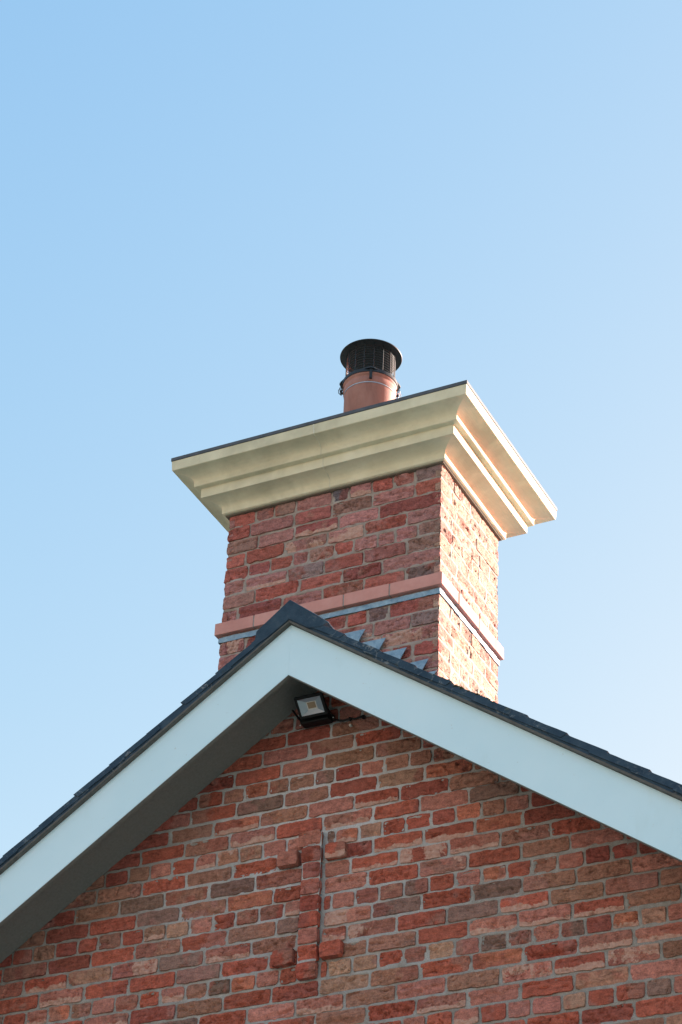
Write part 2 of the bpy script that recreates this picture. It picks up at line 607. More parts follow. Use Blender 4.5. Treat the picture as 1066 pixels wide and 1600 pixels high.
# ---------------------------------------------------------------- ground
g = MB().add([(-300, -300, 0), (300, -300, 0), (300, 300, 0), (-300, 300, 0)], [(0, 1, 2, 3)]).build('ground', LAWN)
tag(g, kind='structure')
p = MB().box((-5, -2.6, .004), (5, -.02, .05)).build('path', PAVING, bevel=.01)
tag(p, kind='structure')

# ---------------------------------------------------------------- house
house = empty('brick_house', (0, 0, H0))
tag(house, 'red brick house gable under pale blue-white barge boards and a blue-black tiled roof', 'house')
SL = .6963                       # roof slope
ZT, ZB, OH = .5727, .3199, .3012 # barge board top and bottom at the ridge, overhang
HALF = 3.3                       # half width of the gable
GX = -.1767
CP = .075                        # course
BP = .225                        # brick pitch
EAVE = -2.2

# layout of the courses read top to bottom; each entry: first column, then a code per brick
ROWS = {
    # k: index of stretcher/header course below datum course; S1 S2 S3 H cycle. z of the bed joint above header H1 is 0
    -3: ('S1', -1, 'r d b d d'),
    -2: ('S2', -2, 'd r p b r b'),
    -1: ('S3', -3, 'd d r p b b d'),
    0: ('H', -6, 'd d d r b o b b g d p b b b d d'),
    1: ('S1', -4, 'd d r g b d tb o b d'),
    2: ('S2', -5, 'd d d b ow b p rw d b b d'),
    3: ('S3', -6, 'b d d r b pw r pw r p g d d'),
    4: ('H', -12, 'd d d d b d b p r pw bW t p p g ow t r r d o b p d d d'),
    5: ('S1', -6, 'd b b r b r g d rw rw o d r d'),
    6: ('S2', -7, 'd b d b g b g p p rw rW pw b r d'),
    7: ('S3', -7, 'd b d r g b o r p r pW r b p d'),
    8: ('H', -16, 'd d d d d d b d r b r tw t p r b d pw r p p b g r p ow r b p d d d'),
    9: ('S1', -8, 'd r b d r b r b g pW g r g b b p b d'),
    10: ('S2', -8, 'd d p rw t pW g pw b pw pW r g rw b p b'),
    11: ('S3', -9, 'b r d r pw r r g r r b b r pw pw rw b b'),
    12: ('H', -20, 'd b r d g b r p g r pw o b p p r pw b g o p r r t t r g t p g g p g d ow t p b r b'),
    13: ('S1', -9, 'b p r b r pw d b r r t b r o r pw pw b b'),
    14: ('S2', -9, 'b d r b p r b g r p pw b p b pW rw pW b b'),
    15: ('S3', -9, 'b r p g r b r g p r b r pw p r b p p b'),
    16: ('H', -20, 'b r p d g b p r b o r g pw p r b r p t r r p b g p r p r pw r p p t r r g p r b r'),
}
rnd = random.Random(3)
def code(c):
    crust = 'w' if 'w' in c else ('W' if 'W' in c else None)
    return PAL[c[0]], crust

CX0, CX1 = -.0363, .0597            # the column of the raised brick cross (x on the wall)
def cross_block(r):              # spans kept free of wall bricks where the cross stands proud
    out = []
    if 4 <= r <= 12:
        out.append((CX0 - .003, CX1 + .003))
    return out

def row_edges(kind, c, x_off=GX):
    if kind == 'H':
        return x_off + (c * .5 - .25) * BP - .004, x_off + (c * .5 + .25) * BP - .004
    off = {'S1': .08, 'S2': -.40, 'S3': 0.0}[kind]
    return x_off + (c + off) * BP, x_off + (c + off + 1) * BP

bricks_hi, bricks_lo = [], []
VIS_BOTTOM = 24
J = .0064
for r in range(-6, int((H0 - .0) / CP)):
    zt_ = -r * CP
    kind = ('S1', 'S2', 'S3', 'H')[(r - 1) % 4]
    xl = min(HALF, (ZB + .17 - (zt_ - CP)) / SL)
    if xl < .05:
        continue
    lut = {}
    if r in ROWS:
        k2, c0, codes = ROWS[r]
        assert k2 == kind, (r, k2, kind)
        for i, cd in enumerate(codes.split()):
            lut[c0 + i] = cd
    c = -60
    span = []
    while True:
        a, b = row_edges(kind, c)
        if a > HALF + .1:
            break
        if b > -HALF and b > -xl - .1 and a < xl + .1:
            span.append((a, b, c))
        c += 1
    js = {}
    for a, b, c in span:
        for e in (round(a, 4), round(b, 4)):
            if e not in js:
                js[e] = rnd.gauss(0, .0042)
    for a, b, c in span:
        cd = lut.get(c)
        if cd is None:
            cd = rnd.choice(['r', 'r', 'b', 'p', 'd', 'g', 'b', 'p', 'pw', 'rw', 'r', 't', 'o', 'b', 'p'])
            if r < 2:  # shade below the soffit put into darker brick picks near the apex
                cd = rnd.choice(['d', 'r', 'b', 'd', 'p'])
        col, crust = code(cd)
        col = (col[0] * 1.14, col[1] * 1.00, col[2] * .91)
        a2, b2 = a + js[round(a, 4)], b + js[round(b, 4)]
        lim = min(HALF, (ZT - .035 - zt_) / SL)     # never through the tiles
        a2, b2 = max(a2, -lim), min(b2, lim)
        segs = [(a2, b2)]
        for (h0, h1) in cross_block(r):
            ns = []
            for s0, s1 in segs:
                if s1 <= h0 or s0 >= h1:
                    ns.append((s0, s1))
                else:
                    if h0 - s0 > .035: ns.append((s0, h0))
                    if s1 - h1 > .035: ns.append((h1, s1))
            segs = ns
        for s0, s1 in segs:
            if s1 - s0 < .035:
                continue
            dz = rnd.gauss(0, .0012)
            v0, v1 = zt_ - CP + J + dz + rnd.gauss(0, .0007), zt_ - J + dz + rnd.gauss(0, .0007)
            rec = (s0 + J, s1 - J, v0, v1, col, crust, .0035 + rnd.gauss(0, .001))
            if r <= 20 and -2.0 < s0 < 2.2:
                bricks_hi.append(rec)
            else:
                bricks_lo.append(rec)

def f_gable(u, v, d):
    return np.stack([u, -d, v], -1)
def f_right(u, v, d):
    return np.stack([HALF + d, u, v], -1)
def f_left(u, v, d):
    return np.stack([-HALF - d, u, v], -1)

vb = -VIS_BOTTOM * CP
w1 = wall_mesh('w', bricks_hi, f_gable, house, mortar=[(-HALF, HALF, vb, ZB + .20, .0075, -.0042)], res=.0055)
w2 = wall_mesh('w', bricks_lo, f_gable, house, mortar=[(-HALF, HALF, -H0 + .0, vb, .05, -.0075)], res=.035)
# trim the mortar sheet to the gable: drop faces above the soffit line
import bmesh
def trim(o, fn):
    bm = bmesh.new(); bm.from_mesh(o.data)
    dead = [f for f in bm.faces if fn(f.calc_center_median())]
    bmesh.ops.delete(bm, geom=dead, context='FACES')
    bm.to_mesh(o.data); bm.free()
trim(w1, lambda c: c.z > ZB + .19 - SL * abs(c.x))
side = []
r = 0
z = EAVE
while z - CP > -H0:
    kind = 'S' if r % 2 else 'T'
    u = -.11 if r % 2 else 0.0
    while u < 7:
        a, b = max(u, 0), min(u + BP, 7)
        if b - a > .05:
            col, crust = code(rnd.choice(['r', 'b', 'p', 'd', 'g', 'b', 'p', 'rw']))
            side.append((a + J, b - J, z - CP + J, z - J, col, crust, .004))
        u += BP
    z -= CP
    r += 1
w3 = wall_mesh('w', side, f_right, house, mortar=[(0, 7, -H0, EAVE + .1, .1, -.0035)], res=.06)
w4 = wall_mesh('w', side, f_left, house, mortar=[(0, 7, -H0, EAVE + .1, .1, -.0035)], res=.06)
gable = join_meshes([w1, w2, w3, w4], 'wall')
tag(gable, 'rustic red and brown brick wall in pale mortar')
# rear wall and the dark inside, plain
rw = MB().prism([(-HALF + .03, -H0), (HALF - .03, -H0), (HALF - .03, EAVE), (0, ZB - .02), (-HALF + .03, EAVE)], .05, 6.98).build('inner_wall', MORTAR, house)

# raised brick cross in the gable
def f_cross(u, v, d):
    return np.stack([u, -d - .030, v], -1)
xb = []
def addx(a, b, r, cd, proud=0.0):
    col, crust = code(cd)
    col = (col[0] * 1.12, col[1] * .92, col[2] * .82)
    z1 = -r * CP
    xb.append((a + .004, b - .004, z1 - CP + J * .7, z1 - J * .7, col, crust, proud + .002))
addx(-.0563, .0557, 4, 'p')
for r, cd in zip(range(5, 13), ['d', 'p', 'r', 'd', 'r', 'p', 'r', 'r']):
    addx(CX0 + rnd.gauss(0, .002) - .002 * (r == 12), CX1 + rnd.gauss(0, .002), r, cd, rnd.gauss(0, .002))
addx(.0702, .1727, 5, 'rw', .002)
addx(-.1553, -.0523, 5, 'p', .002)
addx(.0687, .1737, 11, 'r', .003)
addx(-.1523, -.0503, 11, 'r', .001)
cross = wall_mesh('brick_cross', xb, f_cross, house, mortar=[(CX0 + .004, CX1 - .004, -12 * CP - .003, -4 * CP - .01, .006, -.006)], res=.006, edge=.0014, rough=.8)
tag(cross, 'raised cross of projecting red bricks with short arms')

# barge boards: parallelogram boards mitred at the ridge
LX = HALF + .32
for s in (-1, 1):
    poly = [(0.00015 * s, ZT), (LX * s, ZT - SL * LX), (LX * s, ZB - SL * LX), (0.00015 * s, ZB)]
    o = MB().prism(poly, -OH, -OH + .020).build('barge_board', BOARD, house)
    poly = [(0.00015 * s, ZB - .0002), (LX * s, ZB - .0002 - SL * LX), (LX * s, ZB - .0030 - SL * LX), (0.00015 * s, ZB - .0030)]
    MB().prism(poly, -OH + .0015, -OH + .020).build('board_edge', SOFFIT, house)
    # soffit boards set up a few millimetres behind the board's lower edge
    zs = ZB + .0934
    poly = [(0.0005 * s, zs + .012), (LX * s, zs + .012 - SL * LX), (LX * s, zs - SL * LX), (0.0005 * s, zs)]
    q = MB().prism(poly, -OH + .023, -.002).build('soffit', SOFFIT, house)

# ---- roof: deck, undercloak, tiles laid course by course, ridge
cosA, sinA = 1 / math.hypot(1, SL), SL / math.hypot(1, SL)
VY = -.328                      # verge face
YB = 7.15
roofmb = MB()
for s in (-1, 1):
    zt2 = ZT - .004
    roofmb.prism([(0.001 * s, zt2), (LX * s, zt2 - SL * LX), (LX * s, ZB + .108 - SL * LX), (0.001 * s, ZB + .108)], -.001 + .0, YB)
roof = roofmb.build('roof', HATCH, house)
tl = MB()
GA = .205
def roof_pt(s, d, y, h):         # d down the slope from the ridge line ZT, h perpendicular
    return (s * (d * cosA + h * sinA), y, ZT - d * sinA + h * cosA)
slope_len = LX / cosA
trnd = random.Random(11)
for s in (-1, 1):
    n = int(slope_len / GA) + 1
    for k in range(n):
        phase = .118 if s < 0 else .03
        d0 = k * GA + phase - .15
        y = VY
        j = 0
        while y < YB:
            wdt = .33 if not (j == 0 and k % 2) else .165
            g_ = .002
            e = trnd.gauss(0, .0018)
            du = d0 - .06
            dl = d0 + GA + .012 + trnd.gauss(0, .003)
            yy = y + (trnd.gauss(0, .0022) if j == 0 else 0)
            y2 = min(y + wdt - g_, YB)
            h0, h1 = .017, .0270 + e * .7
            th = .029
            if y2 - yy > .03 and dl < slope_len + .05 and max(du, .03) < dl:
                dd = max(du, .03)
                hh0 = h0 + (h1 - h0) * (dd - du) / (dl - du)
                # the verge edge is split lengthwise so that it can be a little uneven
                m = 5 if j == 0 else 1
                vs = []
                for i in range(m + 1):
                    t = i / m
                    d = dd + (dl - dd) * t
                    h = hh0 + (h1 - hh0) * t
                    w = trnd.gauss(0, .0012) if j == 0 else 0
                    a = yy + w
                    db = d - (.015 if i == m else 0)
                    vs += [roof_pt(s, db, a, h), roof_pt(s, db, y2, h), roof_pt(s, d, y2, h + th), roof_pt(s, d, a + (.002 if j == 0 else 0), h + th + w * .8)]
                fs = []
                for i in range(m):
                    b = i * 4
                    fs += [(b, b + 4, b + 5, b + 1), (b + 1, b + 5, b + 6, b + 2), (b + 2, b + 6, b + 7, b + 3), (b + 3, b + 7, b + 4, b)]
                fs += [(0, 1, 2, 3), (m * 4 + 3, m * 4 + 2, m * 4 + 1, m * 4)]
                tl.add(vs, fs)
            y += wdt
            j += 1
tiles = tl.build('tiles', SLATE, roof, bevel=.0015)
# mortar bedding under the verge tiles and the undercloak strip that shows as a paler line
for s in (-1, 1):
    L = slope_len
    segs = 60
    vs = []
    for i in range(segs + 1):
        d = .02 + (L - .02) * i / segs
        a = VY + .006 + random.gauss(0, .0012)
        vs += [roof_pt(s, d, a, .0105), roof_pt(s, d, .3, .0105), roof_pt(s, d, .3, .032), roof_pt(s, d, a + random.gauss(0, .001), .034)]
    fs = []
    for i in range(segs):
        b = i * 4
        fs += [(b, b + 4, b + 5, b + 1), (b + 1, b + 5, b + 6, b + 2), (b + 2, b + 6, b + 7, b + 3), (b + 3, b + 7, b + 4, b)]
    MB().add(vs, fs + [(0, 1, 2, 3), (segs * 4, segs * 4 + 3, segs * 4 + 2, segs * 4 + 1)]).build('verge_bedding', SLATE, roof)
    poly = [(0.0005 * s, ZT + .0125), (LX * s, ZT + .0125 - SL * LX), (LX * s, ZT + .0015 - SL * LX), (0.0005 * s, ZT + .0015)]
    MB().prism(poly, VY + .004, .2).build('undercloak', UNDERCLOAK, roof, bevel=.001)

# ridge tiles: angular, the first one closed with mortar at its end
def ridge_tile(y0, y1, solid):
    t = .022
    a, zc, k = .172, .690, .79
    if solid:
        poly = [(0, zc), (.150, zc - .81 * .150), (.175, zc - .1425), (.1975, zc - .1640), (.158, zc - .1800), (.10, ZT - .07 + .030), (0, ZT + .015), (-.10, ZT - .07 + .030), (-.165, zc - .205), (-.1625, zc - .165), (-.156, zc - .1265)]
        poly[5] = (.10, ZT - SL * .10 + .016)
        poly[7] = (-.10, ZT - SL * .10 + .016)
    else:
        poly = [(0, zc), (a, zc - k * a), (a + .012, zc - k * a - .03), (a - .02, zc - k * a - .02), (0, zc - .03), (-a + .02, zc - k * a - .02), (-a - .012, zc - k * a - .03), (-a, zc - k * a)]
    n = len(poly)
    m = MB()
    ys = [y0, y0 + .010, y0 + .03, y1] if solid else [y0, y1]
    vs = []
    for i, y in enumerate(ys):
        for (x, z) in poly:
            w = random.gauss(0, .0012) if solid and i < 3 else 0
            vs.append((x + w, y + (random.gauss(0, .001) if i == 0 else 0), z + w))
    fs = [tuple(range(n)), tuple(range(len(vs) - 1, len(vs) - n - 1, -1))]
    for q in range(len(ys) - 1):
        fs += [(q * n + i, (q + 1) * n + i, (q + 1) * n + (i + 1) % n, q * n + (i + 1) % n) for i in range(n)]
    m.add(vs, fs)
    return m.build('ridge_tile', SLATE, roof, bevel=.003)
ridge_tile(VY - .002, .20, True)
ridge_tile(.206, .475, False)
yy = 1.20
while yy < YB - .3:
    ridge_tile(yy, yy + .44, False)
    yy += .446

# moss along the verge beside the chimney
mv, mf = [], []
mr = random.Random(5)
def moss_clump(c, r):
    b = len(mv)
    n1, n2 = 7, 5
    for i in range(n2):
        ph = math.pi * (i + .5) / n2
        for j in range(n1):
            th = 2 * math.pi * j / n1
            q = r * (1 + mr.gauss(0, .18))
            mv.append((c[0] + q * 1.3 * math.sin(ph) * math.cos(th), c[1] + q * math.sin(ph) * math.sin(th), c[2] + q * .55 * math.cos(ph)))
    for i in range(n2 - 1):
        for j in range(n1):
            mf.append((b + i * n1 + j, b + i * n1 + (j + 1) % n1, b + (i + 1) * n1 + (j + 1) % n1, b + (i + 1) * n1 + j))
    mf.append(tuple(b + j for j in range(n1)))
    mf.append(tuple(b + (n2 - 1) * n1 + j for j in range(n1 - 1, -1, -1)))
for i in range(150):
    d = .80 + abs(mr.gauss(0, .20))
    kk = (d - .03 + .15) % GA / GA
    h = .045 + .008 * kk + mr.gauss(0, .002)
    q = roof_pt(1, d, VY + .004 + abs(mr.gauss(0, .014)), h)
    moss_clump(q, mr.uniform(.0025, .0065))
for i in range(12):  # moss clumps added to hide the sunlit glint on the ridge tile's end
    q = roof_pt(1, .232 + mr.gauss(0, .006), VY + .002 + mr.uniform(0, .12), .045 + mr.gauss(0, .012))
    moss_clump(q, mr.uniform(.003, .007))
ms = bpy.data.meshes.new('moss'); ms.from_pydata(mv, [], mf); ms.update()
mo = link('moss', ms, MOSS, roof, True)
mo['kind'] = 'stuff'

# ---------------------------------------------------------------- chimney (part of the house)
X0, W, YC, D = -.8192, 1.1694, .4808, .7022
X1, Y1 = X0 + W, YC + D
ZC, ZBT, ZBB, ZLT, ZLB = 1.876, 1.222, 1.155, 1.148, 1.116
CCP = (ZC - ZBT) / 8
CODES = {  # front face, top course down
    0: 'r p b p k pw r p', 1: 'r p d b p r', 2: 'b p dw p d b', 3: 'r rp pW pW r p', 4: 'r d r p b r p p', 5: 'p pw g r p b',
    6: 'b r r d p', 7: 'p d p r r',
}
def face_bricks(L, ztop, n, cp, front, sunny=False):
    out = []
    for r in range(n):
        z1 = ztop - r * cp
        hdr = (r % 4 == 0) or (r % 4 == 3 and not front)
        step = BP if not hdr else BP / 2
        u = 0.0 if not hdr else 0
        first = [1.0, .55, .8, .42][r % 4] * (BP if not hdr else BP * .5)
        if hdr:
            first = BP * .62
        es = [0]
        u = first
        while u < L - step * .45:
            es.append(u + rnd.gauss(0, .008))
            u += step * (1 + rnd.gauss(0, .03)) * (2 if hdr and rnd.random() < .12 else 1)
        es.append(L)
        cs = (CODES.get(r, '') if front else '').split()
        for i in range(len(es) - 1):
            cd = cs[i] if i < len(cs) else rnd.choice(['r', 'p', 'b', 'p', 'd', 'p', 'pw', 'b', 'g', 'pW'])
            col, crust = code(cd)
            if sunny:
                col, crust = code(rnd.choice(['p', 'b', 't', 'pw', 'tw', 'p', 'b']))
                col = tuple(.4 * np.array(col) + .6 * np.array((.42, .285, .205)))  # wash-out by the sun put into paler brick colours on this face
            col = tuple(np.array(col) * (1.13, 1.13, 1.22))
            dz = rnd.gauss(0, .001)
            out.append((es[i] + (J if i else -.002), es[i + 1] - (J if i < len(es) - 2 else -.002), z1 - cp + J + dz, z1 - J + dz, col, crust, .004 + rnd.gauss(0, .0012)))
    return out
frames = [
    (lambda u, v, d: np.stack([X0 + u, YC - d, v], -1), W, True),
    (lambda u, v, d: np.stack([X1 + d, YC + u, v], -1), D, False),
    (lambda u, v, d: np.stack([X1 - u, Y1 + d, v], -1), W, False),
    (lambda u, v, d: np.stack([X0 - d, Y1 - u, v], -1), D, False),
]
chim_parts = []
for i, (fr, L, front) in enumerate(frames):
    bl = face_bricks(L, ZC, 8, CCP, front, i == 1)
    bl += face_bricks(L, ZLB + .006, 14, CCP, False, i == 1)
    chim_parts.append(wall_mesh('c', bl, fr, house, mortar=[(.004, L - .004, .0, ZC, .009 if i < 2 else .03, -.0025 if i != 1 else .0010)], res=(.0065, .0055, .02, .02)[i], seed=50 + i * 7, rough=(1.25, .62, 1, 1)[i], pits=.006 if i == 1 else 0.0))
chimney = join_meshes(chim_parts, 'chimney')
chimney.data.materials[1] = chimney_mortar()
tag(chimney, 'square brick chimney stack, its right face in bright sun')

# string course of smooth pink bricks
BPJ = .0249
bm_ = MB()
def band_run(a, b, first, fn):
    u = a
    nxt = a + first
    while u < b - .01:
        e = nxt if nxt < b - .08 else b
        k = rnd.gauss(0, .0007)
        bm_.box((u + (.0035 if u > a else 0), -k, ZBB + rnd.gauss(0, .0004)), (e - (.0035 if e < b else 0), .10, ZBT + rnd.gauss(0, .0004)), T=fn)
        u = e
        nxt = e + .2435
o_ = BPJ
band_run(X0 - o_, X1 + o_, .215, lambda u, d, z: (u, YC - o_ + d, z))
band_run(YC - o_ + .1002, Y1 + o_ - .1002, .10, lambda u, d, z: (X1 + o_ - d, u, z))
band_run(X0 - o_, X1 + o_, .215, lambda u, d, z: (u, Y1 + o_ - d, z))
band_run(YC - o_ + .1002, Y1 + o_ - .1002, .14, lambda u, d, z: (X0 - o_ + d, u, z))
band = bm_.build('string_course', PINK, chimney, bevel=.0022)
tag(band, 'projecting course of smooth pink bricks')
MB().box((X0 - BPJ + .003, YC - BPJ + .003, ZBB + .002), (X1 + BPJ - .003, Y1 + BPJ - .003, ZBT - .002)).build('string_course_bed', MORTAR, chimney)
# lead strip below the band, a thin turned sheet with slightly uneven face
def ring_sheet(x0, x1, y0, y1, z0, z1, seed, amp=.0012, step=.02):
    pts = []
    def run(a, b, k):
        n = max(2, int(abs(b - a) / step))
        for i in range(n):
            t = a + (b - a) * i / n
            pts.append({'s': (t, y0), 'e': (x1, t), 'n': (t, y1), 'w': (x0, t)}[k] + (k,))
    run(x0, x1, 's'); run(y0, y1, 'e'); run(x1, x0, 'n'); run(y1, y0, 'w')
    rr = random.Random(seed)
    m = MB()
    rows = [z0, (z0 + z1) / 2, z1]
    vs = []
    nrm = {'s': (0, -1), 'e': (1, 0), 'n': (0, 1), 'w': (-1, 0)}
    for (x, y, k) in pts:
        lean = rr.gauss(0, amp)
        for q, z in enumerate(rows):
            w = lean * (q - 1) * -1 + rr.gauss(0, amp * .5)
            nx, ny = nrm[k]
            vs.append((x + nx * w, y + ny * w, z + (rr.gauss(0, amp) if q == 0 else 0)))
    n = len(pts)
    fs = []
    for i in range(n):
        j = (i + 1) % n
        for q in range(2):
            fs.append((i * 3 + q, j * 3 + q, j * 3 + q + 1, i * 3 + q + 1))
    m.add(vs, fs)
    return m
o = ring_sheet(X0 - .0085, X1 + .0085, YC - .0085, Y1 + .0085, ZLB, ZLT - .004, 2, .0009, .03).build('lead_strip', LEAD, chimney)
sm = o.modifiers.new('thick', 'SOLIDIFY'); sm.thickness = .0025; sm.offset = -1

# stepped lead flashing up the front and the right face
def flash_front():
    m = MB()
    steps = [(a - .0483, b - .0483, c) for a, b, c in [(-.052, .029, .998), (.029 + .012, .137, .925), (.160, .245, .848), (.262, .357, .762), (.372, .3975, .69)]]
    rr = random.Random(4)
    for i, (xa, xb, zt) in enumerate(steps):
        y = YC - .0095 - .0024 * (len(steps) - i)
        xl = xa - .07
        # one piece of lead: level top, slanting right edge, running down to the tiles
        top = [(xl, zt + rr.gauss(0, .002)), ((xl + xb) / 2, zt + rr.gauss(0, .0015)), (xb, zt)]
        bot = [(xb - .030, zt - .055), (xb - .05, zt - .30), (xl - .02, zt - .22)]
        poly = top + bot
        n = len(poly)
        k = rr.gauss(0, .001)
        vs = [(x, y + (k if q == 2 else 0) - (.004 if q in (3,) else 0), z) for q, (x, z) in enumerate(poly)] + [(x, y + .002, z) for x, z in poly]
        m.add(vs, [tuple(range(n)), tuple(range(2 * n - 1, n - 1, -1))] + [(a, a + n, (a + 1) % n + n, (a + 1) % n) for a in range(n)])
    return m
o = flash_front().build('step_flashing', LEAD, chimney)
tag(o, 'stepped blue grey lead flashing')
# apron along the slope on the right face and saddle on the left
m = MB()
zr = ZT - SL * X1
m.box((X1 + .008, YC - .03, zr - .05), (X1 + .011, Y1 + .03, zr + .17))
m.box((X1 + .0115, YC - .05, zr + .01), (X1 + .17, Y1 + .05, zr + .013), T=lambda x, y, z: (x, y, z + .062 - SL * (x - X1)))
m.build('apron_flashing', LEAD, chimney)

# cornice: one profile swept round the stack
PR = [(-.02, ZC - .0035), (.0255, ZC - .0035), (.0330, ZC + .001), (.0335, 1.906)]
for i in range(1, 11):                       # lower cavetto
    a = math.pi / 2 * i / 10
    PR.append((.0335 + (.112 - .0335) * (1 - math.cos(a)), 1.906 + .038 * math.sin(a)))
PR += [(.1155, 1.9445), (.1160, 2.0000), (.1400, 2.0015), (.1440, 2.004), (.1440, 2.030)]
for i in range(1, 11):                       # upper cavetto
    a = math.pi / 2 * i / 10
    PR.append((.1440 + (.2240 - .1440) * (1 - math.cos(a)), 2.030 + .041 * math.sin(a)))
PR += [(.2285, 2.0715), (.2300, 2.074), (.2340, 2.1265), (.0, 2.1275)]
def sweep(PR, name, matl, parent, nseg=24, amp=.0006):
    rr = random.Random(8)
    def corner(k, p):
        return [(X0 - p, YC - p), (X1 + p, YC - p), (X1 + p, Y1 + p), (X0 - p, Y1 + p)][k]
    ring = []
    for k in range(4):
        for i in range(nseg):
            ring.append((k, i / nseg))
    vs = []
    for (k, t) in ring:
        for (p, z) in PR:
            a, b = corner(k, p), corner((k + 1) % 4, p)
            w = rr.gauss(0, amp) if 0 < t else 0
            vs.append((a[0] + (b[0] - a[0]) * t, a[1] + (b[1] - a[1]) * t, z + w * .5))
    n, q = len(ring), len(PR)
    fs = [(i * q + j, ((i + 1) % n) * q + j, ((i + 1) % n) * q + j + 1, i * q + j + 1) for i in range(n) for j in range(q - 1)]
    return MB().add(vs, fs).build(name, matl, parent)
corn = sweep(PR, 'cornice', STONE, chimney)
tag(corn, 'stepped cream stone cornice with two coves')
MB().box((X0 - .019, YC - .019, ZC - .0115), (X1 + .019, Y1 + .019, ZC - .0040)).build('cornice_bed_shade', BEDSHADE, chimney, bevel=.003)  # mortar bed that also paints the dark band of shade below the cornice
# sealed joint of two cornice stones: a thin bead that follows the profile
def joint(x):
    pr = PR[1:-1]
    vs, n = [], len(pr)
    for i, (p, z) in enumerate(pr):
        a = pr[max(i - 1, 0)]; b = pr[min(i + 1, n - 1)]
        tx, tz = b[0] - a[0], b[1] - a[1]
        l = math.hypot(tx, tz) or 1
        nx, nz = tz / l, -tx / l
        w = .0022 + random.gauss(0, .0006)
        for dx in (-w, w):
            vs.append((x + dx + random.gauss(0, .0005), YC - p - nx * .0004, z + nz * .0004))
        vs.append((x + random.gauss(0, .0005), YC - p - nx * .0032, z + nz * .0032))
    fs = []
    for i in range(n - 1):
        b = i * 3
        fs += [(b, b + 3, b + 5, b + 2), (b + 2, b + 5, b + 4, b + 1)]
    return MB().add(vs, fs).build('cornice_joint', plain('sealed joint', (.62, .61, .50), .8), chimney)
joint(X0 + W * .493)
# lead cap with drip edge and a gentle fall to the pot
CXm, CYm = X0 + W / 2, YC + D / 2
q = .2375
o = MB().box((X0 - q, YC - q, 2.1285), (X1 + q, Y1 + q, 2.1485))
o.add([(X0 - q + .01, YC - q + .01, 2.1505), (X1 + q - .01, YC - q + .01, 2.1505), (X1 + q - .01, Y1 + q - .01, 2.1505), (X0 - q + .01, Y1 + q - .01, 2.1505),
       (CXm - .2, CYm - .17, 2.20), (CXm + .2, CYm - .17, 2.20), (CXm + .2, CYm + .17, 2.20), (CXm - .2, CYm + .17, 2.20)],
      [(0, 1, 5, 4), (1, 2, 6, 5), (2, 3, 7, 6), (3, 0, 4, 7), (4, 5, 6, 7)])
o.build('lead_cap', LEADCAP, chimney, bevel=.002)

# ---------------------------------------------------------------- chimney pot and cowl
pot = MB().lathe([(.1345, .0), (.1345, .555), (.1375, .562), (.1405, .572), (.1410, .588), (.1365, .598), (.1365, .604), (.1440, .612), (.1450, .625), (.1410, .632), (.118, .632), (.118, .0)],
                 (0, 0, 0), 96).build('chimney_pot', CLAY, None, smooth=False, bevel=.002)
pot.location = (CXm, CYm, H0 + 2.148)
for f_ in pot.data.polygons:
    f_.use_smooth = True
tag(pot, 'round terracotta chimney pot standing on the lead capped cornice', 'chimney pot')

cowl = empty('chimney_cowl', (CXm, CYm, H0 + 2.782))
tag(cowl, 'black round wire cage cowl with flat disc top clamped on the terracotta pot', 'chimney cowl')
# base plate: eight sided with turned down lugs
a0 = math.radians(27.6)
def polyring(rs, z0, z1, r_in):
    n = len(rs)
    m = MB()
    vs = []
    for i, (a, r_) in enumerate(rs):
        for (rr_, z) in ((r_in, z0), (r_, z0), (r_, z1), (r_in, z1)):
            vs.append((rr_ * math.cos(a), rr_ * math.sin(a), z))
    fs = []
    for i in range(n):
        j = (i + 1) % n
        for q in range(4):
            fs.append((i * 4 + q, j * 4 + q, j * 4 + (q + 1) % 4, i * 4 + (q + 1) % 4))
    return m.add(vs, fs)
rs = []
for i in range(64):
    a = 2 * math.pi * i / 64
    aa = (a - a0 + math.pi / 4) % (math.pi / 2) - math.pi / 4
    rs.append((a, .147 + .016 * max(0, 1 - abs(aa) / .24) ** .7))
polyring(rs, .001, .009, .10).build('base_plate', BLACK, cowl)
MB().lathe([(.146, -.014), (.149, -.014), (.149, .0), (.146, .0)], (0, 0, 0), 72).build('collar', BLACK, cowl, smooth=False)
# cage: upright wires and flat rings
m = MB()
for i in range(16):
    a = 2 * math.pi * i / 16 + .10 + a0
    x, y = .131 * math.cos(a), .131 * math.sin(a)
    m.tube([(x, y, .006), (x, y, .188)], .0024, 6)
for k in range(10):
    z = .020 + k * .0165
    m.lathe([(.1275, z + .0016), (.1298, z - .0020), (.1304, z - .0008), (.1281, z + .0030)], (0, 0, 0), 64)
m.build('cage', BLACK, cowl)
MB().lathe([(.0001, .186), (.1655, .1860), (.1668, .1885), (.1660, .191), (.150, .195), (.0001, .205)], (0, 0, 0), 96, closed=False).build('disc_top', BLACK, cowl, smooth=False)
